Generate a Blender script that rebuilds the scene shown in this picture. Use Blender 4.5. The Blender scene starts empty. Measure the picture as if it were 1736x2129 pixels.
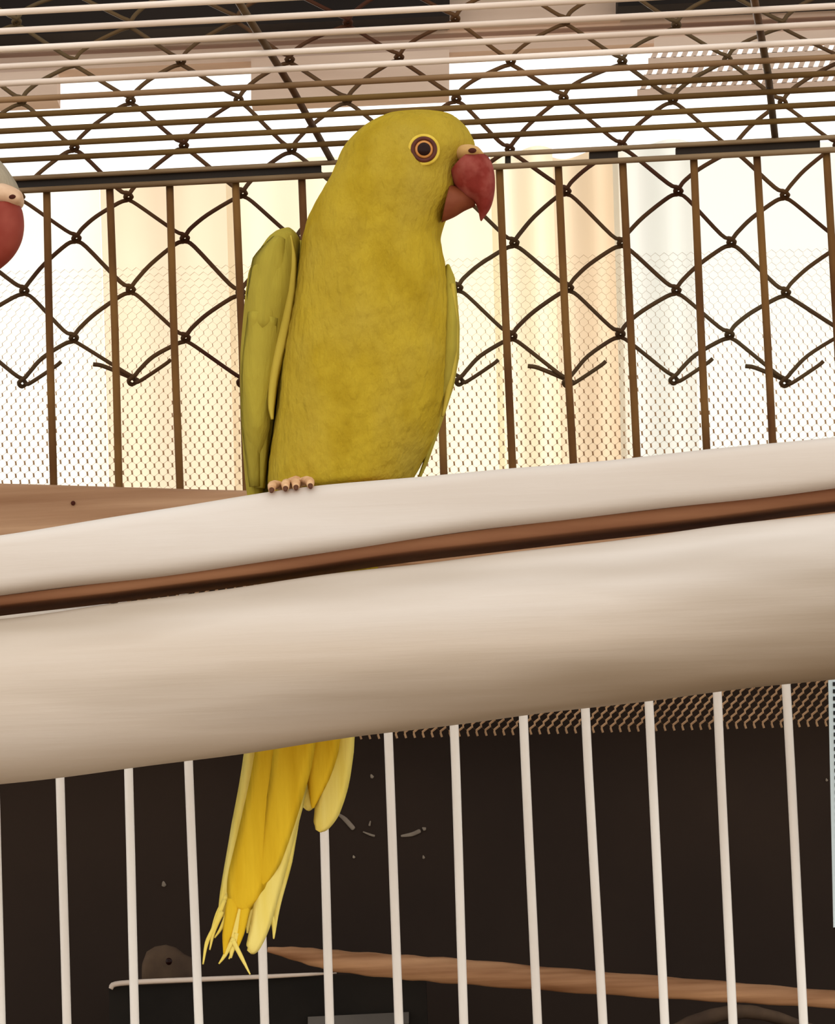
import bpy, math, random
import numpy as np
from mathutils import Vector, Matrix
random.seed(7)
S = bpy.context.scene
COL = S.collection

# ------------------------------------------------------------------ camera
F = 7500.0                       # focal length in photograph pixels (1736 x 2129)
CX, CY = 868.0, 1064.5
CAM = Vector((0, 0, 1.2))
PITCH, ROLL = math.atan(1185 / F), math.radians(2.26)
fwd = Vector((0, math.cos(PITCH), math.sin(PITCH)))
r0 = Vector((1, 0, 0)); u0 = Vector((0, -math.sin(PITCH), math.cos(PITCH)))
rt = r0 * math.cos(ROLL) - u0 * math.sin(ROLL)
up = r0 * math.sin(ROLL) + u0 * math.cos(ROLL)
cam = bpy.data.cameras.new('camera'); co = bpy.data.objects.new('camera', cam); COL.objects.link(co)
m = Matrix((rt, up, -fwd)).transposed().to_4x4(); m.translation = CAM
co.matrix_world = m
cam.sensor_fit = 'HORIZONTAL'; cam.sensor_width = 36; cam.lens = 36 * F / 1736
cam.clip_start = 0.05; cam.clip_end = 300
S.camera = co

# ------------------------------------------------------------------ light
W = bpy.data.worlds.new('overcast_sky'); S.world = W; W.use_nodes = True
bg = W.node_tree.nodes['Background']
bg.inputs[0].default_value = (1.0, 0.98, 0.945, 1); bg.inputs[1].default_value = 1.35
sun = bpy.data.lights.new('sun', 'SUN'); so = bpy.data.objects.new('sun', sun); COL.objects.link(so)
sun.energy = 1.5; sun.angle = math.radians(3); sun.color = (1.0, 0.95, 0.86)
SUN_EL = math.radians(10)          # low sun behind the curtain
so.rotation_euler = Vector((0.15, -math.cos(SUN_EL), -math.sin(SUN_EL))).to_track_quat('-Z', 'Y').to_euler()
so.location = (-1, 6, 4)
S.view_settings.view_transform = 'Standard'; S.view_settings.look = 'None'
S.view_settings.exposure = 0.3; S.view_settings.gamma = 1.0; S.view_settings.use_curve_mapping = False

# ------------------------------------------------------------------ helpers
YAW = math.tan(math.radians(2.5))          # the cage stands slightly turned
def ray(px, py): return fwd * F + rt * (px - CX) + up * (CY - py)
def at(px, py, Y, k=0.0):                  # point of the upright plane y = Y - k*x
    d = ray(px, py); return CAM + d * (Y / (d.y + k * d.x))
def rear(px, py, off=0.0): return at(px, py, 2.15 + off, YAW)
def mpp(Y): return Y / F * 1.012

def srgb(r, g, b):
    f = lambda c: (c / 255 / 12.92) if c <= 10 else ((c / 255 + 0.055) / 1.055) ** 2.4
    return (f(r), f(g), f(b), 1)
def mesh(name, v, f, mat, parent=None, smooth=True):
    me = bpy.data.meshes.new(name); me.from_pydata([tuple(p) for p in v], [], f); me.update()
    if smooth:
        for p in me.polygons: p.use_smooth = True
    me.materials.append(mat)
    o = bpy.data.objects.new(name, me); COL.objects.link(o)
    if parent:
        o.parent = parent
        q = parent; t = Matrix.Identity(4)
        while q: t = q.matrix_basis @ t if q.parent is None else t; q = q.parent
        o.matrix_parent_inverse = t.inverted() if parent.parent is None else Matrix.Identity(4)
        if parent.parent is not None: o.matrix_parent_inverse = Matrix.Identity(4)
    return o
def tag(o, label, cat=None, group=None, kind=None):
    o['label'] = label
    if cat: o['category'] = cat
    if group: o['group'] = group
    if kind: o['kind'] = kind
    return o
def thing(name, label, cat, loc, group=None):
    e = bpy.data.objects.new(name, None); COL.objects.link(e); e.location = loc
    e.empty_display_size = 0.02
    return tag(e, label, cat, group)
def loft(rings, cap=True):
    n = len(rings[0]); v = [p for r in rings for p in r]; f = []
    for i in range(len(rings) - 1):
        for j in range(n):
            a = i * n + j; b = i * n + (j + 1) % n
            f.append((a, b, b + n, a + n))
    if cap:
        for i, rv in ((0, True), (len(rings) - 1, False)):
            c = sum((Vector(p) for p in rings[i]), Vector()) / n; v.append(c); ci = len(v) - 1
            for j in range(n):
                a = i * n + j; b = i * n + (j + 1) % n
                f.append((b, a, ci) if rv else (a, b, ci))
    return v, f
def merge(parts):
    V, Fc = [], []
    for v, f in parts:
        o = len(V); V += list(v); Fc += [tuple(i + o for i in q) for q in f]
    return V, Fc
def tube(pts, r, n=8):
    pts = [Vector(p) for p in pts]
    if not hasattr(r, '__len__'): r = [r] * len(pts)
    rings = []; nrm = None
    for i, p in enumerate(pts):
        t = (pts[min(i + 1, len(pts) - 1)] - pts[max(i - 1, 0)]).normalized()
        if nrm is None:
            nrm = t.cross(Vector((0, 1, 0)) if abs(t.y) < .9 else Vector((1, 0, 0))).normalized()
        else:
            nrm = (nrm - t * nrm.dot(t)).normalized()
        b = t.cross(nrm)
        rings.append([p + (nrm * math.cos(a) + b * math.sin(a)) * r[i] for a in [2 * math.pi * k / n for k in range(n)]])
    return loft(rings)
def smooth_pts(pts, sub=6):
    P = [Vector(p) for p in pts]; P = [P[0] * 2 - P[1]] + P + [P[-1] * 2 - P[-2]]; out = []
    for i in range(1, len(P) - 2):
        for s in range(sub):
            t = s / sub; a, b, c, d = P[i - 1:i + 3]
            out.append(0.5 * ((2 * b) + (c - a) * t + (2 * a - 5 * b + 4 * c - d) * t * t + (3 * b - a - 3 * c + d) * t ** 3))
    return out + [P[-2]]
def box(a, b):
    (x0, y0, z0), (x1, y1, z1) = a, b
    v = [(x, y, z) for z in (z0, z1) for y in (y0, y1) for x in (x0, x1)]
    return v, [(0, 2, 3, 1), (4, 5, 7, 6), (0, 1, 5, 4), (2, 6, 7, 3), (0, 4, 6, 2), (1, 3, 7, 5)]
def slab(corners, depth):
    """a solid plate: front outline in world points, pushed back by depth along +Y"""
    n = len(corners); c = [Vector(p) for p in corners]
    v = c + [p + Vector((0, depth, 0)) for p in c]
    f = [tuple(range(n)), tuple(range(2 * n - 1, n - 1, -1))]
    for i in range(n): j = (i + 1) % n; f.append((i, i + n, j + n, j))
    return v, f
def pxquad(x0, y0, x1, y1, Y, k=0.0): return [at(x0, y1, Y, k), at(x1, y1, Y, k), at(x1, y0, Y, k), at(x0, y0, Y, k)]
def ball(c, rad, n=16):
    c = Vector(c); rings = []
    for i in range(n // 2 + 1):
        th = math.pi * min(max(i / (n // 2), .02), .98)
        rings.append([c + Vector((rad[0] * math.sin(th) * math.cos(a), rad[1] * math.sin(th) * math.sin(a), rad[2] * math.cos(th)))
                      for a in [2 * math.pi * k / n for k in range(n)]])
    return loft(rings)

# ------------------------------------------------------------------ materials
def mat(name, c1, c2=None, scale=20.0, stretch=(1, 1, 1), rough=.7, metal=0.0, spec=.3, bump=0.0, bscale=None, bstretch=None,
        lo=.35, hi=.65, detail=5.0, c3=None, s3=3.0, transl=0.0, sss=0.0):
    M = bpy.data.materials.new(name); M.use_nodes = True; nt = M.node_tree; N = nt.nodes; L = nt.links
    B = N['Principled BSDF']; out = N['Material Output']
    B.inputs['Roughness'].default_value = rough; B.inputs['Metallic'].default_value = metal
    B.inputs['Specular IOR Level'].default_value = spec
    B.inputs['Base Color'].default_value = c1
    tc = N.new('ShaderNodeTexCoord')
    def noise(sc, st, det):
        mp = N.new('ShaderNodeMapping'); mp.inputs['Scale'].default_value = st
        L.new(tc.outputs['Object'], mp.inputs[0])
        n = N.new('ShaderNodeTexNoise'); n.inputs['Scale'].default_value = sc; n.inputs['Detail'].default_value = det
        L.new(mp.outputs[0], n.inputs['Vector']); return n
    col = None
    if c2:
        n = noise(scale, stretch, detail); r = N.new('ShaderNodeValToRGB')
        r.color_ramp.elements[0].position = lo; r.color_ramp.elements[1].position = hi
        r.color_ramp.elements[0].color = c1; r.color_ramp.elements[1].color = c2
        L.new(n.outputs['Fac'], r.inputs[0]); col = r.outputs[0]
        if c3:
            n3 = noise(s3, stretch, 3.0); r3 = N.new('ShaderNodeValToRGB')
            r3.color_ramp.elements[0].position = .45; r3.color_ramp.elements[1].position = .7
            L.new(n3.outputs['Fac'], r3.inputs[0])
            mx = N.new('ShaderNodeMix'); mx.data_type = 'RGBA'
            L.new(r3.outputs[0], mx.inputs[0]); L.new(col, mx.inputs[6]); mx.inputs[7].default_value = c3
            col = mx.outputs[2]
        L.new(col, B.inputs['Base Color'])
    if bump:
        nb = noise(bscale or scale, bstretch or stretch, 6.0); bp = N.new('ShaderNodeBump')
        bp.inputs['Strength'].default_value = bump; bp.inputs['Distance'].default_value = .004
        L.new(nb.outputs['Fac'], bp.inputs['Height']); L.new(bp.outputs[0], B.inputs['Normal'])
    if transl:
        tr = N.new('ShaderNodeBsdfTranslucent'); tr.inputs[0].default_value = c1
        if col: L.new(col, tr.inputs[0])
        ms = N.new('ShaderNodeMixShader'); ms.inputs[0].default_value = transl
        L.new(B.outputs[0], ms.inputs[1]); L.new(tr.outputs[0], ms.inputs[2]); L.new(ms.outputs[0], out.inputs[0])
    return M

M = {}
M['perch'] = mat('weathered_pale_wood', srgb(218, 211, 204), srgb(206, 195, 184), 9, (.35, 1.5, 2.2), .8, bump=.12, bscale=30, bstretch=(.25, 1, 4), c3=srgb(196, 184, 172), s3=6)
M['log'] = mat('weathered_round_wood', srgb(208, 199, 190), srgb(194, 178, 160), 9, (.22, 1.3, 1.6), .8, bump=.15, bscale=34, bstretch=(.2, 1, 4), c3=srgb(152, 135, 115), s3=10, lo=.3, hi=.7)
M['lath'] = mat('brown_wood', srgb(150, 104, 72), srgb(112, 66, 40), 14, (.3, 2, 3), .8, bump=.2)  # brown stands in for the shaded band under the perch board
M['batten'] = mat('brown_batten_wood', srgb(204, 166, 132), srgb(172, 132, 100), 16, (.25, 2, 6), .85, bump=.35, c3=srgb(150, 110, 80), s3=9)
M['stick'] = mat('peeled_branch', srgb(190, 146, 108), srgb(134, 92, 60), 34, (.15, 2, 4), .7, bump=.3)
M['rust'] = mat('rusty_bar', srgb(128, 92, 48), srgb(92, 58, 30), 30, (1, 1, .5), .8, spec=.15)  # brown painted in for white bars that look dark against bright sky
M['darkrust'] = mat('dark_rusty_wire', srgb(96, 68, 40), srgb(66, 36, 22), 14, (1, 1, 1), .8, spec=.15, c3=srgb(92, 78, 54), s3=5)
M['whitebar'] = mat('white_coated_bar', srgb(246, 242, 236), srgb(230, 222, 214), 20, (1, 1, .3), .55)
M['zinc'] = mat('galvanised_wire', srgb(236, 222, 210), srgb(206, 186, 170), 18, (.3, 1, 1), .55, metal=.0)
M['tarnish'] = mat('tarnished_wire', srgb(150, 118, 84), srgb(104, 76, 46), 18, (.4, 1, 1), .7)
M['oldwire'] = mat('brown_wire', srgb(112, 86, 46), srgb(82, 58, 30), 14, (.4, 1, 1), .8, spec=.15)  # dark tone imitates wires silhouetted against bright sky
M['rail'] = mat('rail_paint', srgb(160, 136, 104), srgb(108, 84, 56), 16, (.4, 1, 1), .7)
M['black'] = mat('black_rail', srgb(30, 22, 14), srgb(44, 32, 20), 14, rough=.7)
M['wall'] = mat('dark_panel', srgb(54, 43, 36), srgb(46, 37, 32), 5, rough=.9, spec=.1, bump=.05)
M['net'] = mat('tan_net', srgb(190, 154, 118), srgb(162, 128, 96), 30, rough=.9, spec=.1)
M['speck'] = mat('dried_splash', srgb(150, 138, 122), srgb(120, 108, 96), 60, rough=.9)
M['tray'] = mat('black_plastic', srgb(24, 21, 18), srgb(32, 28, 24), 20, rough=.75, spec=.12)
M['trayrim'] = mat('pale_scuffed_rim', srgb(220, 205, 192), srgb(150, 136, 122), 10, (1, 1, 1), .5)
M['traygrey'] = mat('grey_lip', srgb(92, 88, 84), srgb(72, 68, 64), 10, rough=.6)
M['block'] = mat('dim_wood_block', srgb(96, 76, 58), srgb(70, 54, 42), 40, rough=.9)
M['paper'] = mat('white_card', srgb(212, 228, 234), srgb(196, 214, 222), 6, rough=.6)
M['ink'] = mat('black_print', srgb(28, 30, 34), rough=.7)
M['board'] = mat('pinkish_board', srgb(236, 212, 194), srgb(216, 188, 168), 9, (.4, 2, 3), .85, bump=.2, c3=srgb(190, 160, 140), s3=6)
M['roofdark'] = mat('dark_roof', srgb(26, 20, 18), srgb(40, 32, 28), 8, rough=.8)
M['ground'] = mat('earth_ground', srgb(178, 160, 138), srgb(160, 142, 122), 2, rough=1, spec=0)
M['facade'] = mat('plaster', srgb(170, 150, 125), srgb(150, 130, 108), 3, rough=1, spec=0)
def curtain(n, a, b): return mat(n, a, b, 7, (1, 1, .5), .9, spec=.05, transl=.85, lo=.3, hi=.7)
# birds
M['body'] = mat('yellow_plumage', srgb(182, 156, 45), srgb(166, 139, 34), 70, (1, 1, .6), .95, spec=.05, bump=.7, bscale=260, bstretch=(1, 1, .45), c3=srgb(176, 152, 56), s3=26)
M['wing'] = mat('olive_plumage', srgb(178, 162, 62), srgb(160, 144, 56), 50, (1, 1, .3), .95, spec=.05, bump=.4, bscale=220, bstretch=(1, 1, .15))
M['edge'] = mat('pale_yellow_plumage', srgb(196, 174, 74), srgb(180, 158, 58), 60, (1, 1, .3), .95, spec=.05, bump=.2, bscale=220)
M['tail'] = mat('bright_yellow_feather', srgb(246, 208, 52), srgb(228, 186, 36), 60, (2, 1, .12), .8, spec=.1, bump=.25, bscale=200, bstretch=(2, 1, .1))  # brighter than the body, standing in for stronger light on the tail
M['tailpale'] = mat('pale_yellow_feather', srgb(255, 238, 140), srgb(248, 226, 108), 60, (2, 1, .12), .8, spec=.1, bump=.2, bscale=200, bstretch=(2, 1, .1))
M['beak'] = mat('dark_red_beak', srgb(138, 54, 46), srgb(112, 36, 28), 60, (1, 1, 1), .7, spec=.08, bump=.35, c3=srgb(152, 80, 70), s3=90)
M['mandible'] = mat('brown_red_mandible', srgb(112, 48, 22), srgb(134, 70, 38), 70, rough=.6)
M['cere'] = mat('pink_tan_cere', srgb(204, 164, 108), srgb(186, 146, 84), 80, rough=.8)
M['nostril'] = mat('dark_nostril', srgb(70, 26, 14), rough=.9)
M['eyering'] = mat('yellow_eyelid', srgb(222, 194, 74), srgb(206, 176, 56), 200, rough=.7)
M['lid'] = mat('dark_red_eye_rim', srgb(90, 34, 10), srgb(70, 22, 8), 200, rough=.4)
M['iris'] = mat('tan_iris', srgb(206, 146, 78), srgb(186, 120, 58), 200, rough=.25)
M['pupil'] = mat('dark_pupil', srgb(34, 10, 6), rough=.3, spec=.15)
M['toe'] = mat('pink_tan_toe', srgb(224, 184, 140), srgb(196, 150, 108), 160, rough=.8, bump=.3)
M['claw'] = mat('dark_claw', srgb(84, 46, 24), rough=.5)
M['grey'] = mat('grey_plumage', srgb(176, 164, 142), srgb(154, 144, 126), 38, (1, 1, .6), .95, spec=.05, bump=.45, bscale=180, bstretch=(1, 1, .35))
M['greywing'] = mat('grey_wing_plumage', srgb(150, 142, 128), srgb(128, 120, 108), 50, (1, 1, .3), .95, spec=.05, bump=.4, bscale=220)
M['beak2'] = mat('red_beak', srgb(142, 56, 42), srgb(118, 36, 24), 40, rough=.6, spec=.2, c3=srgb(156, 74, 60), s3=40)
M['cere2'] = mat('pale_pink_cere', srgb(222, 190, 160), srgb(202, 164, 132), 80, rough=.8)

# ------------------------------------------------------------------ the setting
g = mesh('floor', *box((-12, -14, -.1), (12, 14, 0)), M['ground'], smooth=False); tag(g, 'pale dusty ground under the cage', kind='structure')
# unseen roof added over the cage to hold back sky light
g = mesh('ceiling', *box((-1.5, 1.8, 2.45), (1.5, 2.88, 2.49)), M['roofdark'], smooth=False); tag(g, 'dark shed roof above the cage', kind='structure')
# low dark panel behind the cage
WY = 2.46
wz = at(400, 1060, WY).z
wall = mesh('wall_back', *box((-1.6, WY, 0), (1.6, WY + .03, wz)), M['wall'], smooth=False); tag(wall, 'dark brown low panel behind the white cage bars', kind='structure')
for cx_, cy_, pts, r in [(0, 0, [(705, 1694), (718, 1704), (734, 1722)], 5), (0, 0, [(836, 1738), (856, 1735), (872, 1728)], 4.5), (0, 0, [(880, 1722), (883, 1724)], 4.5),
                 (0, 0, [(340, 1835), (341, 1841)], 5), (0, 0, [(772, 1612), (774, 1616)], 4), (0, 0, [(756, 1730), (768, 1735), (778, 1738)], 2.5), (0, 0, [(770, 1708), (768, 1716)], 2.5),
                 (0, 0, [(735, 1780), (736, 1783)], 3), (0, 0, [(880, 1780), (881, 1784)], 3), (0, 0, [(1718, 1620), (1719, 1623)], 3)]:
    P = [at(x, y, WY - .0005) for x, y in pts]
    rr = [r * mpp(WY) * (.6 if i == 0 else 1) for i in range(len(P))]
    P = [P[0] + (P[0] - P[1]).normalized() * r * mpp(WY) * .6] + P; rr = [rr[0] * .3] + rr
    P = P + [P[-1] + (P[-1] - P[-2]).normalized() * r * mpp(WY) * .6]; rr = rr + [rr[-1] * .3]
    v, f = tube(smooth_pts(P, 3), list(np.interp(np.linspace(0, 1, 3 * (len(P) - 1) + 1), np.linspace(0, 1, len(P)), rr)), 8)
    v = [Vector((p[0], WY - .0005 + (p[1] - WY) * .3, p[2])) for p in v]
    mesh('splash_mark', v, f, M['speck'], wall)

# ------------------------------------------------------------------ hanging cloth strips behind the net
CYD = 2.60
cur = thing('strip_curtain', 'backlit translucent curtain of cream and white strips behind the wire fence', 'curtain', at(868, 1300, CYD))
strips = [(-1500, 236, (252, 252, 244), (246, 246, 236)), (230, 502, (226, 206, 178), (240, 224, 200)), (496, 780, (250, 240, 218), (244, 232, 206)),
          (774, 1052, (252, 244, 220), (246, 236, 208)), (1046, 1176, (252, 244, 220), (246, 236, 212)), (1170, 1306, (238, 218, 190), (226, 206, 178)), (1300, 1462, (232, 232, 224), (224, 226, 222)), (1456, 3200, (236, 236, 228), (228, 230, 226))]
for i, (x0, x1, a, b) in enumerate(strips):
    n = 14; v = []; f = []
    for j in range(n + 1):
        t = j / n; x = x0 + (x1 - x0) * t
        dy = .012 * math.sin(t * 2 * math.pi * max(1, (x1 - x0) / 260)) + (.02 if i % 2 else 0)
        for yy in (1250, 325):
            p = at(x + (1250 - yy) * -.03, yy - .05 * (x - 868), CYD); v.append(p + Vector((0, dy, 0)))
    for j in range(n): f.append((2 * j, 2 * j + 2, 2 * j + 3, 2 * j + 1))
    mesh('curtain_strip', v, f, curtain('curtain_cloth_%d' % i, srgb(*a), srgb(*b)), cur)

# ------------------------------------------------------------------ fine net
NY = 2.43
PXW, PXH = 18.6, 13.0
parts = []
k = mpp(NY)
def netpt(c, r):
    x = -160 + c * PXW / 2
    return x, r
rows = int((1528 - 440) / PXH)
V, Fc = [], []
def prism(p, q, w, t):
    p = Vector(p); q = Vector(q); d = (q - p).normalized(); s = Vector((d.z, 0, -d.x)) * w; o = len(V)
    for e in (p, q): V.extend([e + s, e + Vector((0, -t, 0)), e - s, e + Vector((0, t, 0))])
    for a in range(4): b = (a + 1) % 4; Fc.append((o + a, o + b, o + 4 + b, o + 4 + a))
for r in range(rows + 1):
    y = 1528 - r * PXH
    t = min(max((y - 520) / 430, 0), 1); t = t * t * (3 - 2 * t)  # strands thin out upwards, imitating bright glare through their shape
    if t < .01: continue
    for c in range(0, 400):
        if (c + r) % 2: continue
        x = -1000 + c * PXW / 2; sl = -.028 * (x - 750)
        yy = y + sl
        A = at(x, yy, NY); 
        hl = 4.2 * (.5 + .5 * t); prism(at(x, yy - hl, NY), at(x + 1.2, yy + hl, NY), 1.8 * k * t, .0005)
        w = .26 * k * t ** 4
        up1 = at(x + PXW / 2, yy - PXH + 3 - .26, NY); up2 = at(x - PXW / 2, yy - PXH + 3 + .26, NY)
        w2 = 2.3 * k if yy > 1150 else w
        prism(at(x, yy - 3, NY), up1, w2, .0005)
        prism(at(x, yy - 3, NY), up2, w * (.55 if yy > 1150 else 1), .0004)
        if r == 0: prism(at(x, yy, NY), at(x + 3, yy + 9, NY), 2.2 * k, .0006)
net = mesh('shade_net', V, Fc, M['net'], smooth=False)
tag(net, 'fine tan diamond netting hung between the curtain and the dark panel', 'netting', kind='stuff')

# ------------------------------------------------------------------ boards of the roof behind
def board(label, x0, y0, x1, y1, Y, d, mt, sl=-.045, group=None, name='roof_board'):
    c = [at(x0, y1 + sl * (x0 - 868), Y), at(x1, y1 + sl * (x1 - 868), Y), at(x1, y0 + sl * (x1 - 868), Y), at(x0, y0 + sl * (x0 - 868), Y)]
    return tag(mesh(name, *slab(c, d), mt, smooth=False), label, 'board', group)
board('long pinkish weathered board running under the dark roof edge', -1700, 42, 3300, 72, 2.95, .03, M['board'])
board('second long pinkish roof board, with patches of sky below it', -1700, 82, 3300, 112, 2.95, .03, M['board'])
board('short pinkish board end hanging beyond the grey bird', -1700, 112, 118, 172, 2.93, .03, M['board'])
board('square pinkish board between two openings of bright sky', 522, 106, 934, 196, 2.93, .03, M['board'])
board('black roof panel above the pinkish boards', -1700, -190, 935, 36, 2.90, .04, M['roofdark'], name='roof_panel')
board('narrow black roof edge at the corner above the slotted sheet', 1285, -190, 3300, 32, 2.90, .04, M['roofdark'], name='roof_panel')
board('pinkish roof sheet between the two black roof panels', 930, -190, 1290, 60, 2.94, .03, M['board'], name='roof_sheet')
# slotted sheet: strips with slanting webs between the slots
sh = thing('slotted_sheet', 'pinkish slotted metal sheet beside the bright sky gap', 'sheet', at(1700, 240, 2.93))
def shq(x0, y0, x1, y1, sk=0):
    f_ = lambda x, y: at(x, y - .045 * (x - 868), 2.93)
    return slab([f_(x0, y1), f_(x1, y1), f_(x1 + sk, y0), f_(x0 + sk, y0)], .004)
for y0, y1, xs in ((100, 124, 1360), (142, 156, 1348), (176, 190, 1338), (206, 222, 1325)):
    mesh('sheet_strip', *shq(xs, y0, 3300, y1), M['board'], sh, False)
web = []
for y0, y1, xs in ((124, 142, 1352), (156, 176, 1343), (190, 206, 1330)):
    x = xs
    while x < 3300:
        web.append(shq(x, y0 - 1, x + 11, y1 + 1, 9)); x += 21
o = mesh('sheet_web', *merge(web), M['board'], sh, False); o['kind'] = 'stuff'

# ------------------------------------------------------------------ chain-link fence
rowy = [783, 695, 602, 500, 402, 303, 208, 122, 44, -30, -100]
FEN = .045
fen = thing('chain_link_fence', 'rusty chain-link fence with loose hooked wire ends behind the cage', 'fence', rear(868, 783, FEN))
def node(i, j):
    x = 45 + 113.6 * i + random.Random(i * 31 + j).uniform(-6, 6); y = rowy[j] + random.Random(i * 17 + j * 5).uniform(-7, 7)
    if j > 4: x -= 6 * (j - 4) * .3
    return x, y
for kk in range(-14, 28):
    pts = []
    for j in range(len(rowy) - 1, -1, -1):
        left = (kk % 2 == j % 2); i = kk if left else kk + 1
        x, y = node(i, j)
        s = 1 if left else -1            # direction into the wire's own column
        if j > 0:
            pts += [rear(x + (13 if left else -22), y - (20 if left else 15), FEN - .002), rear(x + s * 3, y - 7, FEN - .0035), rear(x - s * 7, y + 1, FEN), rear(x + s * 1, y + 8, FEN + .0035), rear(x + s * 20, y + (19 if left else 14), FEN + .002)]
            if not left:                 # the strand down to the left sags in a slight bow
                xl, yl = node(kk, j - 1)
                pts.append(rear(xl + (x - xl) * .42 - 4, yl + (y - yl) * .42 - 8, FEN))
        else:
            if left:
                pts += [rear(x + 14, y - 16, FEN - .002), rear(x + 4, y - 4, FEN - .003), rear(x - 10, y + 8, FEN), rear(x - 3, y + 16, FEN + .003), rear(x + 9, y + 8, FEN + .004)]
                if (kk // 2) % 2: pts += [rear(x - 4, y + 2, FEN + .004), rear(x - 62, y - 22, FEN + .003), rear(x - 84, y - 26, FEN + .002)]
            else:
                pts += [rear(x - 22, y - 12, FEN + .002), rear(x - 2, y, FEN + .003), rear(x + 6, y + 10, FEN), rear(x + 18, y + 6, FEN - .003), rear(x + 66, y - 26, FEN - .003), rear(x + 78, y - 36, FEN - .003)]
    mesh('fence_wire', *tube(smooth_pts(pts, 4), 4.6 * mpp(2.19), 6), M['darkrust'], fen)

# ------------------------------------------------------------------ cage
cage = thing('bird_cage', 'tall wire bird cage with rusty upper bars and white lower bars', 'cage', rear(868, 2129).xy.to_3d())
top_c = rear(868, 358); ZT = top_c.z
axis = Vector((1, -YAW, 0)).normalized(); back = Vector((YAW, 1, 0)).normalized()
# vertical bars, top x at y=390 and bottom x at y=2129
tops = [97, 228, 353, 490, 628, 763, 900, 1040, 1163, 1297, 1445, 1577, 1722]
bots = [138, 282, 412, 552, 687, 830, 966, 1117, 1252, 1382, 1523, 1672, 1818]
tops = [-38 - 135.5 * i for i in range(7, -1, -1)] + tops + [1858 + 134.5 * i for i in range(7)]; bots = [2 - 137.5 * i for i in range(7, -1, -1)] + bots + [1957 + 139.5 * i for i in range(7)]
for a, b in zip(tops, bots):
    xm = lambda y: a + (b - a) * (y - 390) / (2129 - 390)
    w = random.Random(a).uniform(-2, 2)
    yt_ = 352 - .0504 * (a - 868)
    P = [rear(xm(yt_), yt_), rear(xm(700) + w, 700), rear(xm(1000), 1000), rear(xm(1235), 1235)]
    mesh('upper_bar', *tube(smooth_pts(P, 3), 8.0 * mpp(2.15), 8), M['rust'], cage)  # same bars as below, darkened by colour as if backlit
    P = [rear(xm(1235), 1235), rear(xm(1600) + w, 1600), rear(xm(2129) - w, 2129), rear(xm(2600), 2600)]
    mesh('lower_bar', *tube(smooth_pts(P, 3), 9.2 * mpp(2.15), 8), M['whitebar'], cage)
HX = .56
def hz(p, r, mt, name, n=8, x0=-HX, x1=HX):
    return mesh(name, *tube([p + axis * (x0 + (x1 - x0) * t / 8) for t in range(9)], r, n), mt, cage)
hz(rear(868, 1240, -.004), .004, M['whitebar'], 'middle_rail')
hz(rear(868, 2600, 0), .005, M['whitebar'], 'bottom_rail')
hz(rear(868, 329, 0), 5.5 * mpp(2.15), M['rail'], 'top_rail')
hz(rear(868, 355, -.004), 6.5 * mpp(2.15), M['rail'], 'top_rail')
# dark angle strip between the two rods, in two lengths
for xa, xb in ((-400, 668), (1405, 1705), (1050, 1062), (1225, 1285)):
    c = [rear(x_, y_ - .0504 * (x_ - 868), .002) for x_, y_ in ((xa, 351), (xb, 351), (xb, 334), (xa, 334))]
    mesh('angle_strip', *slab(c, .004), M['black'], cage, False)
# ceiling wires
STEP = .0331
for i in range(1, 20):
    p = rear(868, 333, 0) - back * (STEP * i + .016)
    mt = M['zinc'] if i >= 6 else (M['tarnish'] if i >= 5 else M['oldwire'])  # rear wires coloured darker, imitating silhouettes against the bright backdrop
    o = hz(p, .0018, mt, 'ceiling_wire', 8)
for (xa, ya), (xb, yb) in (((690, 335), (497, 5)), ((1612, 292), (1568, -2)), ((-180, 385), (-520, 40)), ((2530, 240), (2640, -50))):
    def ceil(px, py):
        d = ray(px, py); return CAM + d * ((ZT + .012 - CAM.z) / d.z)
    A, B_ = ceil(xa, ya), ceil(xb, yb)
    mesh('cross_wire', *tube([A, A.lerp(B_, .5) + Vector((.0015, 0, 0)), B_, A.lerp(B_, 2.1)], .0022, 8), M['darkrust'] if xa < 1000 else M['darkrust'], cage)
for s in (-1, 1):
    for dpt in (0, .72):
        c = rear(868, 362) + axis * (HX * s) - back * dpt
        mesh('corner_post', *tube([Vector((c.x, c.y, 0)), Vector((c.x, c.y, ZT + .02))], .012, 10), M['rail'], cage)
    a = rear(868, 333) + axis * (HX * s); mesh('side_rail', *tube([a, a - back * .72], .006, 8), M['rail'], cage)
# brown batten fixed across the bars
def rag(seed, amp): R = random.Random(seed); return lambda: R.uniform(-amp, amp)
j_ = rag(3, 1.5); rings = []
for x in range(-1300, 2401, 60):
    yt = 1004 + .028 * x if x < 900 else 1029 ; yb = yt + 150
    a = rear(x, yt + j_() * .6, -.045); b = rear(x, yb + j_(), -.045)
    rings.append([a + Vector((0, .002, 0)), a + Vector((0, 0, -.0015)), b + Vector((0, 0, .002)), b + Vector((0, .002, 0)), b + Vector((0, .03, 0)), a + Vector((0, .03, 0))])
bat = mesh('wooden_rail', *loft(rings), M['batten'], cage, False); bat['label'] = 'brown weathered wooden rail with a nail hole'
mesh('nail', *ball(rear(152, 1046, -.0455), (.0014, .001, .0014), 10), M['nostril'], bat)

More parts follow.
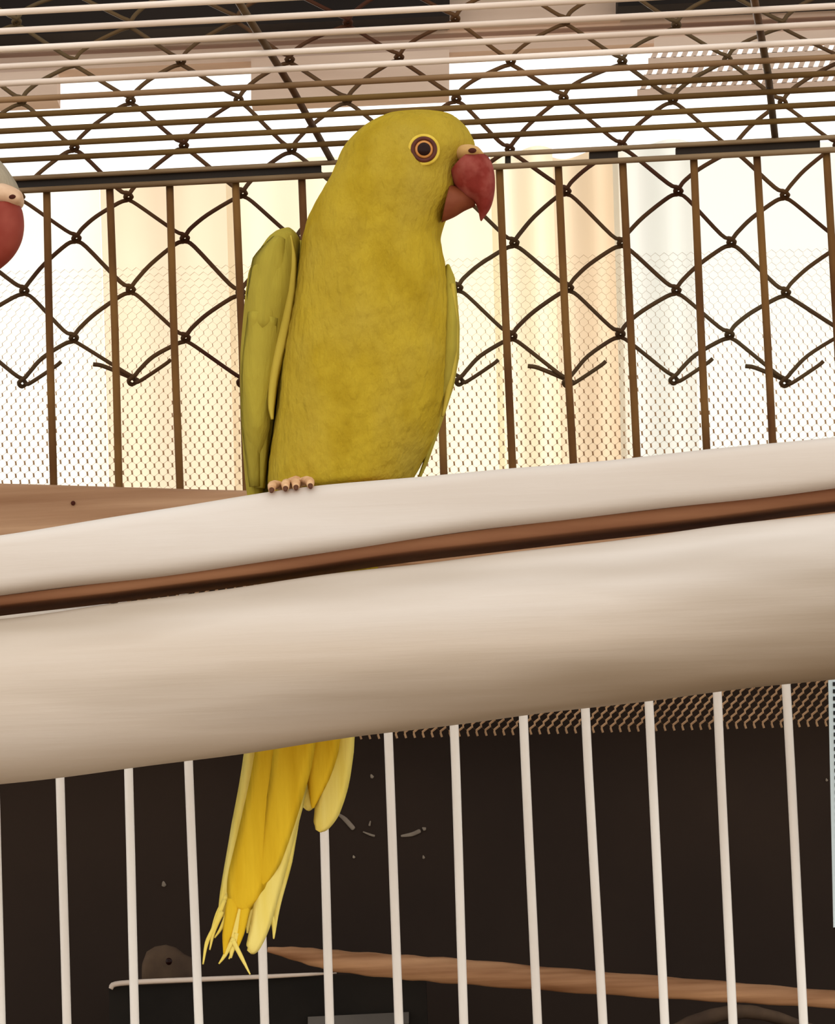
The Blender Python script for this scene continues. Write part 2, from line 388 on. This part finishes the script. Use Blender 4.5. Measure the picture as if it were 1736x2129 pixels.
# ------------------------------------------------------------------ perch beams
LX = [-1400, -600, 0, 435, 870, 1300, 1736, 2400, 3100]
TX = [-1400, -600, 0, 200, 375, 505, 650, 865, 1090, 1300, 1736, 2400, 3100]
E_top = [1310, 1192, 1103, 1073, 1043, 1022, 1003, 984, 963, 944, 902, 838, 770]
E_b1 = [1430, 1316, 1234, 1180, 1114, 1060, 1010, 935, 855]
E_b2 = [1458, 1344, 1262, 1209, 1148, 1098, 1045, 968, 888]
E_bot = [1800, 1690, 1610, 1558, 1497, 1440, 1394, 1322, 1246]
def sm(xs, ys, x):
    return float(np.mean([np.interp(x + d, xs, ys) for d in (-160, -80, 0, 80, 160)]))
SX = list(range(-1240, 3001, 40))
def beam(name, top, bot, yf, yb, prof, mt, seed, amp=1.0):
    R = random.Random(seed); rings = []; ph = [R.uniform(0, 6) for _ in range(8)]
    for x in SX:
        wob = lambda q: amp * (1.6 * math.sin(x / 170 + ph[q % 8]) + 1.0 * math.sin(x / 67 + ph[(q + 3) % 8]))
        a = at(x, sm(LX if len(top) == len(LX) else TX, top, x) + wob(0), yf); b = at(x, sm(LX, bot, x) + wob(1), yf)
        h = (a.z - b.z) / 2; zc = (a.z + b.z) / 2; xc = (a.x + b.x) / 2; yc = (yf + yb) / 2; d = (yb - yf) / 2
        rings.append([Vector((xc, yc + d * u, zc + h * w * (1 + 0.0 * R.random()))) for u, w in prof])
    return mesh(name, *loft(rings), mt)
def superel(n, e, flat=1.0):
    out = []
    for i in range(n):
        t = 2 * math.pi * i / n; c, s = math.cos(t), math.sin(t)
        out.append((math.copysign(abs(c) ** (2 / e), c), math.copysign(abs(s) ** (2 / e), s)))
    return out
pl = beam('perch_board', E_top, E_b1, 1.787, 1.842, superel(32, 5), M['perch'], 1); tag(pl, 'pale weathered perch board that the yellow parakeet stands on', 'perch')
la = beam('brown_lath', [y + 2 for y in E_b1], [y - 2 for y in E_b2], 1.797, 1.836, superel(16, 9), M['lath'], 2, .6); la.parent = pl; la['label'] = 'thin dark brown lath under the pale board'
lg = beam('perch_log', E_b2, E_bot, 1.762, 1.846, superel(48, 2.25), M['log'], 4, 1.3); tag(lg, 'thick pale rounded log lying under the perch board', 'log')

# ------------------------------------------------------------------ birds
def build_bird(P):
    T = P['T']; sc = P['s']; mp = mpp(1.87) * sc; mt = P['mat']
    root = thing(P['name'], P['label'], 'bird', at(*T(720, 1003), 1.82), None)
    A = lambda x, y, Y: at(*T(x, y), Y)
    ys = [r[0] for r in P['body']]; Ls = [r[1] for r in P['body']]; Rs = [r[2] for r in P['body']]
    cs = [r[3] for r in P['body']]; ds = [r[4] for r in P['body']]
    def row(y):
        q = lambda t: float(np.mean([np.interp(min(max(y + d, ys[0]), ys[-1]), ys, t) for d in (-7, 0, 7)])) if y > ys[0] + 14 else float(np.interp(y, ys, t))
        return q(Ls), q(Rs), q(cs), q(ds)
    rings = []; NR = 72
    yy = ys[0]; Ys = []
    while yy <= ys[-1]: Ys.append(yy); yy += 1.5 if yy < ys[0] + 20 else 6
    R = random.Random(5)
    for y in Ys:
        l, r, c, d = row(y)
        ce = A((l + r) / 2, y, c); ri = A(r, y, c) - ce
        rg = []
        for i in range(NR):
            t = 2 * math.pi * i / NR; e = 2.25
            cc, ss = math.cos(t), math.sin(t)
            u = math.copysign(abs(cc) ** (2 / e), cc); w = math.copysign(abs(ss) ** (2 / e), ss)
            fl = 1 + .006 * math.sin(9 * t + y * .11) * math.sin(y * .07 + 3 * t)
            sh_ = min(max((y - 760) / 240, 0), 1); sh_ = .095 * sh_ * sh_ * (3 - 2 * sh_) * (1 if y < 1100 else .5)
            rg.append(ce + ri * u * fl + Vector((0, d * w * fl, ri.x * u * fl * sh_)))
        rings.append(rg)
    body = mesh('body', *loft(rings), mt['body'], root)
    def front(x, y):
        l, r, c, d = row(y); u = min(abs((x - (l + r) / 2) / ((r - l) / 2)), .98)
        return c - d * (1 - u ** 2.25) ** (1 / 2.25)
    # wings
    def wing(rows, name):
        yz = [r[0] for r in rows]; rg = []; y = yz[0]
        while y <= yz[-1]:
            l, r, c, d = [float(np.interp(y, yz, [q[i] for q in rows])) for i in (1, 2, 3, 4)]
            ce = A((l + r) / 2, y, c); ri = A(r, y, c) - ce
            rg.append([ce + ri * math.copysign(abs(math.cos(t)) ** .85, math.cos(t)) + Vector((0, d * math.copysign(abs(math.sin(t)) ** .85, math.sin(t)), 0)) for t in [2 * math.pi * i / 32 for i in range(32)]])
            y += 5
        return mesh(name, *loft(rg), mt['wing'], root)
    def blade(name, pts, ws, Y0, Y1, m_, parent, thick=.0012, camber=.0015):
        n = len(pts); C = []
        for i, (x, y) in enumerate(pts):
            Yv = Y0 + (Y1 - Y0) * i / (n - 1); C.append(A(x, y, Yv))
        Cs = smooth_pts(C, 6); wsm = np.interp(np.linspace(0, n - 1, len(Cs)), range(n), ws)
        rg = []
        for i, c in enumerate(Cs):
            t = (Cs[min(i + 1, len(Cs) - 1)] - Cs[max(i - 1, 0)]).normalized()
            s = Vector((t.z, 0, -t.x)).normalized() * -1
            w = max(wsm[i], .4) * mp
            F_ = Vector((0, -1, 0)); cb = camber * min(1, w / .006)
            rg.append([c - s * w, c - s * w * .5 + F_ * (thick * .6 + cb * .7), c + F_ * (thick * .7 + cb), c + s * w * .5 + F_ * (thick * .6 + cb * .7), c + s * w,
                       c + s * w * .5 + F_ * (cb * .7 - thick * .6), c + F_ * (cb - thick * .7), c - s * w * .5 + F_ * (cb * .7 - thick * .6)])
        return mesh(name, *loft(rg), m_, parent)
    wl = wing([(478, 592, 606, 1.868, .006), (486, 572, 616, 1.868, .012), (500, 556, 624, 1.868, .017), (530, 536, 622, 1.868, .021), (570, 517, 619, 1.868, .024), (620, 510, 612, 1.868, .025), (700, 503, 596, 1.87, .025),
               (740, 500, 588, 1.871, .025), (800, 500, 577, 1.872, .024), (850, 501, 573, 1.874, .022), (900, 503, 568, 1.876, .020), (950, 506, 560, 1.880, .017), (1000, 510, 551, 1.884, .014), (1040, 515, 548, 1.886, .012), (1160, 535, 556, 1.89, .006), (1230, 546, 552, 1.89, .003)], 'wing')
    if P['detail']:
        blade('underwing_feather', [(622, 500), (624, 560), (617, 620), (604, 700), (590, 770), (576, 860), (562, 960), (554, 1034)], [8, 12, 14, 16, 16, 14, 12, 12], 1.884, 1.892, mt['wing'], wl, .0008, .001)
        # covert layer, pale leading edge and long flight feathers lying on the wing
        wf = lambda x: 1.8465
        blade('covert_feather', [(582, 496), (566, 545), (556, 610), (550, 660), (546, 694)], [16, 42, 43, 36, 14], 1.8522, 1.8530, mt['wing'], wl, .0008, .0098)
        blade('flight_feather', [(535, 650), (526, 760), (524, 880), (530, 1012)], [20, 24, 22, 12], 1.8475, 1.869, mt['wing'], wl, .0014, .003)
        blade('flight_feather', [(560, 660), (549, 770), (545, 880), (541, 1015)], [18, 20, 18, 10], 1.8478, 1.871, mt['wing'], wl, .0014, .003)
        blade('wing_edge', [(604, 490), (609, 540), (604, 600), (594, 660), (581, 720), (569, 780), (564, 840), (566, 872)], [3, 8, 11, 13, 14, 12, 8, 3], 1.8528, 1.8540, mt['edge'], wl, .0007, .003)
    wr = wing([(556, 926, 936, 1.868, .008), (580, 920, 946, 1.868, .013), (620, 918, 951, 1.869, .017), (680, 916, 956, 1.87, .02), (740, 912, 955, 1.871, .02), (800, 908, 944, 1.873, .018), (850, 904, 928, 1.876, .015), (885, 900, 916, 1.88, .012), (960, 880, 890, 1.884, .008), (1000, 866, 872, 1.884, .004)], 'wing')
    if P['detail']:
        blade('flight_feather', [(940, 590), (943, 660), (943, 730), (934, 800), (920, 866)], [5, 10, 10, 8, 3], 1.8535, 1.861, mt['edge'], wr, .0014, .002)
    # tail feathers
    if P['detail']:
        tl = [([(560, 1480), (540, 1600), (512, 1720), (478, 1850), (460, 1905)], [44, 38, 32, 20, 8], 1.900, 1.918, 'tailpale'),
              ([(585, 1480), (568, 1600), (542, 1720), (516, 1820), (506, 1862), (500, 1890)], [44, 44, 44, 42, 36, 20], 1.894, 1.910, 'tail'),
              ([(494, 1830), (482, 1895), (472, 1945), (466, 1984)], [16, 14, 10, 2], 1.9080, 1.912, 'tail'),
              ([(508, 1840), (495, 1905), (485, 1952), (480, 1992)], [15, 14, 11, 2], 1.9095, 1.913, 'tailpale'),
              ([(520, 1840), (508, 1895), (500, 1940), (493, 1972)], [15, 12, 8, 2], 1.9085, 1.912, 'tail'),
              ([(532, 1840), (521, 1890), (514, 1940)], [13, 9, 2], 1.9095, 1.913, 'tailpale'),
              ([(628, 1480), (612, 1600), (588, 1720), (562, 1830), (542, 1920), (526, 1968), (518, 1980)], [36, 36, 30, 27, 21, 15, 6], 1.898, 1.914, 'tailpale'),
              ([(622, 1480), (606, 1590), (582, 1700), (560, 1790), (540, 1850)], [44, 42, 34, 24, 4], 1.890, 1.9055, 'tail'),
              ([(634, 1560), (612, 1680), (594, 1790), (575, 1880), (569, 1950)], [18, 15, 14, 9, 2], 1.902, 1.918, 'tailpale'),
              ([(670, 1480), (660, 1560), (650, 1630), (640, 1672), (634, 1682)], [34, 32, 24, 15, 5], 1.900, 1.908, 'tailpale'),
              ([(672, 1480), (668, 1560), (660, 1620), (650, 1680)], [42, 36, 24, 3], 1.893, 1.901, 'tail'),
              ([(710, 1480), (704, 1560), (695, 1630), (680, 1685), (668, 1715), (661, 1728)], [30, 32, 30, 27, 18, 6], 1.897, 1.905, 'tailpale')]
        for p_, w_, y0, y1, mm in tl: blade('tail_feather', p_, w_, y0, y1, M[mm], root, .0011, .0015)
        barbs = [[(468, 1870), (446, 1925), (430, 1960), (422, 2005)], [(462, 1895), (445, 1935), (436, 1975)], [(478, 1880), (462, 1925), (446, 1950)], [(486, 1950), (468, 1985), (455, 2004)],
                 [(492, 1940), (484, 1975), (476, 1994)], [(484, 1955), (502, 1990), (520, 2026)], [(515, 1890), (516, 1920), (514, 1938)], [(530, 1900), (525, 1926), (518, 1945)], [(560, 1880), (568, 1920), (569, 1952)], [(474, 1860), (452, 1900), (436, 1948)]]
        for b_ in barbs: blade('feather_barb', b_, [5.5] + [4.2] * (len(b_) - 2) + [1.5], 1.910, 1.914, M['tailpale'], root, .0008, .0004)
    else:
        blade('tail_feather', [(585, 1480), (566, 1600), (538, 1720), (508, 1840), (485, 1990)], [60, 56, 46, 30, 4], 1.896, 1.912, mt['wing'], root)
        blade('tail_feather', [(660, 1480), (650, 1560), (640, 1640), (630, 1720)], [50, 40, 26, 3], 1.896, 1.905, mt['wing'], root)
    # beak
    def lobe(name, outer, inner, Yc, dep, m_, parent, raw=False):
        AA = (lambda x, y, Y: at(x, y, Y)) if P.get('rawbeak') else A
        O = smooth_pts([AA(x, y, Yc) for x, y in outer], 4); I = smooth_pts([AA(x, y, Yc) for x, y in inner], 4)
        D = np.interp(np.linspace(0, 1, len(O)), np.linspace(0, 1, len(dep)), dep); rg = []
        for a, b, d in zip(O, I, D):
            c = (a + b) / 2; h = (a - b) / 2
            rg.append([c + h * math.cos(t) + Vector((0, d * math.sin(t), 0)) for t in [2 * math.pi * i / 24 for i in range(24)]])
        return mesh(name, *loft(rg), m_, parent)
    lobe('lower_beak', *P['lower'], P['by'], [.009, .008, .006, .003], mt['mandible'], root)
    lobe('upper_beak', *P['upper'], P['by'] - .002, P['bdep'], mt['beak'], root)
    ce = lobe('cere', *P['cere'], P['by'] - .004, P['cdep'], mt['cere'], root)
    nx, ny = P['nostril']
    AA = at if P.get('rawbeak') else A
    mesh('nostril', *ball(AA(nx, ny, P['ny']), (P['nr'] * 1.35 * mp, .0012, P['nr'] * .85 * mp), 12), M['nostril'], ce)
    # eye
    ex, ey = P['eye']; ef = front(ex, ey); c0 = A(ex, ey, ef)
    nrm = Vector((.06, -1, -.06)).normalized(); c0 = c0 + nrm * .0008; q = nrm.to_track_quat('Z', 'Y').to_matrix()
    def torus(R_, r_, off, fl=.6, n=40, k_=10):
        rg = []
        for i in range(n):
            a = 2 * math.pi * i / n
            rg.append([c0 + nrm * off + q @ Vector(((R_ + r_ * math.cos(b)) * math.cos(a), (R_ + r_ * math.cos(b)) * math.sin(a), fl * r_ * math.sin(b))) for b in [2 * math.pi * j / k_ for j in range(k_)]])
        v = [p for r in rg for p in r]; f = [(i * k_ + j, ((i + 1) % n) * k_ + j, ((i + 1) % n) * k_ + (j + 1) % k_, i * k_ + (j + 1) % k_) for i in range(n) for j in range(k_)]
        return v, f
    def dome(R_, h, off, n=40):
        rg = []
        for t in (1, .85, .6, .3, .05): rg.append([c0 + nrm * (off + h * math.sqrt(max(0, 1 - t * t))) + q @ Vector((R_ * t * math.cos(2 * math.pi * i / n), R_ * t * math.sin(2 * math.pi * i / n), 0)) for i in range(n)])
        return loft(rg)
    eye = mesh('eye', *dome(25 * mp, .0005, .0002), M['lid'], root); eye['label'] = 'round dark eye with a tan ring'
    mesh('eyelid', *torus(28 * mp, 5.5 * mp, .0002, .5), P['lidmat'], eye)
    mesh('eye_rim', *torus(23 * mp, 4.5 * mp, .0010, .6), M['lid'], eye)
    mesh('iris', *dome(19.5 * mp, .0010, .0012), M['iris'], eye)
    mesh('pupil', *dome(14.5 * mp, .0012, .0017), M['pupil'], eye)
    # feet
    for fx, fy, fo in P['feet']:
        def toe(p, r): return tube(smooth_pts([Vector(q_) for q_ in p], 5), list(np.interp(np.linspace(0, 1, 5 * (len(p) - 1) + 1), np.linspace(0, 1, len(r)), r)), 10)
        G = lambda x, y, Y: A(x, y, Y) + Vector((0, fo, 0))
        TO = (-38, -10, 11, 40)
        tl_ = lambda dx: -dx * .11
        ft = mesh('foot', *merge([toe([G(fx + 6, fy - 16, 1.862), G(fx + 4, fy - 6, 1.850), G(fx + 2, fy - 1, 1.836)], [.0036, .003, .003])] +
                  [toe([G(fx + 2 + dx * .45, fy - 2 + tl_(dx), 1.834), G(fx + dx * .8, fy - 6 + tl_(dx), 1.808), G(fx + dx, fy - 4 + tl_(dx), 1.795), G(fx + dx * 1.03, fy + 4 + tl_(dx), 1.7865)], [.0024, .0024, .0024, .0017]) for dx in TO] +
                  [toe([G(fx + 2, fy - 4, 1.833), G(fx + 12, fy - 9, 1.836), G(fx + 14, fy - 6, 1.842)], [.0034, .003, .002])]), mt['toe'], root)
        for dx in TO:
            mesh('claw', *toe([G(fx + dx * 1.03, fy + 4 + tl_(dx), 1.7866), G(fx + dx * 1.05, fy + 8 + tl_(dx), 1.7850), G(fx + dx * 1.06, fy + 11 + tl_(dx), 1.785)], [.0014, .0010, .0004]), M['claw'], ft)
    return root

body1 = [(234, 868, 880, 1.857, .002), (237, 830, 915, 1.857, .009), (245, 796, 944, 1.857, .016), (258, 768, 962, 1.857, .021), (275, 746, 976, 1.857, .0245), (300, 720, 988, 1.857, .028), (320, 708, 986, 1.857, .030), (340, 700, 972, 1.857, .031),
         (360, 692, 956, 1.857, .032), (380, 682, 952, 1.858, .033), (400, 670, 950, 1.858, .034), (420, 659, 946, 1.859, .0345), (440, 648, 936, 1.860, .035), (460, 639, 924, 1.861, .036), (500, 628, 915, 1.863, .038),
         (550, 620, 926, 1.866, .040), (600, 613, 935, 1.868, .042), (650, 604, 940, 1.869, .043), (700, 593, 940, 1.870, .0435), (750, 585, 938, 1.870, .0435), (800, 578, 932, 1.8715, .0437), (850, 574, 924, 1.8725, .044), (900, 567, 912, 1.874, .0443),
         (950, 559, 893, 1.8755, .0447), (985, 556, 873, 1.8765, .045), (1034, 558, 846, 1.878, .045), (1046, 560, 842, 1.892, .034), (1080, 552, 830, 1.896, .034), (1200, 545, 780, 1.896, .030), (1320, 540, 755, 1.897, .024), (1440, 532, 742, 1.899, .014), (1500, 528, 736, 1.901, .008), (1524, 540, 722, 1.902, .003)]
MY = dict(body=M['body'], wing=M['wing'], edge=M['edge'], beak=M['beak'], mandible=M['mandible'], cere=M['cere'], toe=M['toe'])
build_bird(dict(name='parakeet', label='yellow parakeet with dark red beak and long frayed tail on the perch', T=lambda x, y: (x, y), s=1.0, mat=MY, detail=True, body=body1,
    upper=([(980, 320), (1008, 322), (1023, 340), (1029, 370), (1028, 402), (1020, 432), (1001, 460)], [(936, 360), (944, 382), (956, 400), (970, 412), (984, 418), (992, 430), (998, 457)]),
    lower=([(918, 462), (944, 451), (966, 438), (988, 429)], [(936, 384), (954, 390), (974, 398), (988, 410)]),
    cere=([(946, 304), (974, 302), (994, 308), (1007, 321)], [(944, 326), (964, 338), (984, 335), (1000, 330)]),
    by=1.846, bdep=[.0115, .0125, .0125, .0115, .010, .007, .001], cdep=[.004, .0092, .0095, .004], nostril=(982, 313), ny=1.8326, nr=6.5, eye=(881, 312), lidmat=M['eyering'], feet=[(604, 1010, 0), (772, 990, .045)]))

# the grey bird beside it, mostly out of view
def T2(x, y): return (x - 985, y + 118)
I2 = lambda x, y: (x + 985, y - 118)
b2 = []
hd = [(292, -120, -108), (296, -150, -70), (306, -185, -38), (320, -215, -16), (340, -238, 6), (372, -258, 30), (400, -272, 44), (420, -280, 40), (440, -288, 14), (470, -298, -14), (510, -310, -34), (550, -322, -52)]
for i, (y, l, r) in enumerate(hd):
    b2.append((y - 118, l + 985, r + 985, 1.857, [.002, .010, .017, .023, .027, .031, .032, .0325, .033, .034, .036, .0375][i]))
b2 += [r for r in body1 if r[0] >= 500]
MG = dict(body=M['grey'], wing=M['greywing'], edge=M['grey'], beak=M['beak2'], mandible=M['beak2'], cere=M['cere2'], toe=M['toe'])
build_bird(dict(name='parakeet', label='grey parakeet with a large red beak standing beside the yellow one', T=T2, s=1.0, mat=MG, detail=False, body=b2, rawbeak=True,
    upper=([(20, 428), (38, 424), (48, 444), (50, 478), (42, 508), (24, 536), (-4, 560), (-30, 578)], [(-62, 430), (-66, 455), (-68, 480), (-66, 505), (-60, 528), (-52, 548), (-42, 564), (-32, 576)]),
    lower=([(-80, 560), (-70, 566), (-56, 562), (-46, 552)], [(-80, 500), (-70, 505), (-60, 515), (-50, 530)]),
    cere=([(-52, 392), (0, 382), (40, 396), (49, 412), (47, 424)], [(-58, 428), (-20, 434), (10, 434), (34, 432), (40, 429)]),
    by=1.846, bdep=[.012, .0135, .0135, .013, .012, .010, .007, .001], cdep=[.011, .0115, .0105, .009, .005], nostril=(25, 409), ny=1.8325, nr=6, eye=(905, 292), lidmat=M['grey'], feet=[(602, 1000, 0), (770, 982, .03)]))

# ------------------------------------------------------------------ things behind the lower bars
# wall shelf (out of view) carrying the tray
TY = 2.24
sz = at(560, 2330, TY).z
g = mesh('wall_shelf', *box((-.62, TY - .02, sz - .02), (.62, WY, sz)), M['wall'], smooth=False); tag(g, 'dark shelf board fixed to the dark panel below the black tray', 'shelf')
tr = thing('feed_tray', 'black plastic tray with a pale scuffed rim behind the bars', 'tray', at(560, 2330, TY))
q = lambda x, y, Y=TY: at(x, y, Y)
def wallp(pts, d, name, mt): return mesh(name, *slab(pts, d), mt, tr, False)
bz = sz
def trayface(xa, xb, ya, yb):
    A, B_ = q(xa, ya), q(xb, yb); return [Vector((A.x, A.y, bz)), Vector((B_.x, B_.y, bz)), B_, A]
wallp(trayface(226, 884, 2052, 2018), .006, 'front_wall', M['tray'])
a, b = q(226, 2052), q(884, 2018)
mesh('rear_wall', *slab([Vector((a.x, TY + .14, bz)), Vector((b.x, TY + .14, bz)), Vector((b.x, TY + .14, b.z)), Vector((a.x, TY + .14, a.z))], .005), M['tray'], tr, False)
mesh('side_wall', *box((a.x, TY + .006, bz), (a.x + .005, TY + .14, a.z)), M['tray'], tr, False)
mesh('side_wall', *box((b.x - .005, TY + .006, bz), (b.x, TY + .14, b.z)), M['tray'], tr, False)
mesh('tray_floor', *box((a.x, TY, bz), (b.x, TY + .145, bz + .004)), M['tray'], tr, False)
rp = [q(230, 2056, TY - .002), q(240, 2046, TY - .002), q(300, 2041, TY - .002), q(420, 2036, TY - .002), q(540, 2031, TY - .002), q(640, 2026, TY - .001), q(700, 2023, TY)]
mesh('rim', *tube(smooth_pts(rp, 4), list(np.interp(np.linspace(0, 1, 25), [0, .1, .6, .85, 1], [4.5 * mpp(TY), 5.5 * mpp(TY), 5 * mpp(TY), 3.5 * mpp(TY), 1.2 * mpp(TY)])), 8), M['trayrim'], tr)  # pale strip, thinning to the right, is a painted highlight
mesh('lip', *slab([q(640, 2140, TY - .004), q(850, 2128, TY - .004), q(850, 2104, TY - .004), q(640, 2114, TY - .004)], .004), M['traygrey'], tr, False)
# sticks
def stick(label, pts, rs, Y0, Y1, name='stick', mt=M['stick']):
    P = [at(x, y, Y0 + (Y1 - Y0) * i / (len(pts) - 1)) for i, (x, y) in enumerate(pts)]
    n = 8; C = smooth_pts(P, n); rr = np.interp(np.linspace(0, len(pts) - 1, len(C)), range(len(pts)), rs) * mpp(2.2)
    R = random.Random(9); rr = [r * (1 + .05 * math.sin(i * 1.3)) for i, r in enumerate(rr)]
    return tag(mesh(name, *tube(C, list(rr), 12), mt), label, 'stick')
stick('long peeled brown stick leaning behind the white bars', [(556, 1974), (620, 1984), (700, 1998), (830, 2010), (960, 2020), (1200, 2040), (1450, 2058), (1650, 2072), (1900, 2090), (2200, 2112)], [5, 15, 22, 25, 26, 24, 22, 19, 17, 15], 2.20, 2.215)
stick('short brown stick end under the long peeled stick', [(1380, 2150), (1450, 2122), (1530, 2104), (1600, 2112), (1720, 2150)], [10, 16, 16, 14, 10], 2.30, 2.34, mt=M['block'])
# small wood block with a hole
bl = []
for t, (x, yt, yb) in enumerate([(298, 2000, 2016), (306, 1978, 2018), (322, 1968, 2020), (345, 1964, 2022), (366, 1970, 2022), (384, 1984, 2022), (402, 1992, 2022), (412, 2006, 2020)]):
    a, b = at(x, yt, 2.33), at(x, yb + 40, 2.33); h = (a - b) / 2; c = (a + b) / 2
    bl.append([c + h * math.copysign(abs(math.cos(s)) ** .7, math.cos(s)) + Vector((0, .012 * math.copysign(abs(math.sin(s)) ** .7, math.sin(s)), 0)) for s in [2 * math.pi * i / 20 for i in range(20)]])
blk = mesh('wood_block', *loft(bl), M['block']); tag(blk, 'small dim wooden block with a dark hole behind the black tray', 'block')
mesh('hole', *ball(at(351, 1999, 2.3185), (.0022, .0012, .0024), 12), M['pupil'], blk)
# white printed card at the frame edge
cd = mesh('card', *slab([at(1733, 1928, 2.13), at(1830, 1926, 2.13), at(1822, 1398, 2.13), at(1722, 1400, 2.13)], .002), M['paper'], smooth=False)
tag(cd, 'white printed card clipped upright to the cage bars', 'card')
for i in range(22):
    y = 1418 + i * 15; w = [12, 7, 10, 6][i % 4]; x = 1731 + (y - 1400) * .021
    mesh('printed_mark', *slab([at(x, y + 8, 2.1295), at(x + w * 4, y + 8, 2.1295), at(x + w * 4, y, 2.1295), at(x, y, 2.1295)], .0004), M['ink'], cd, False)
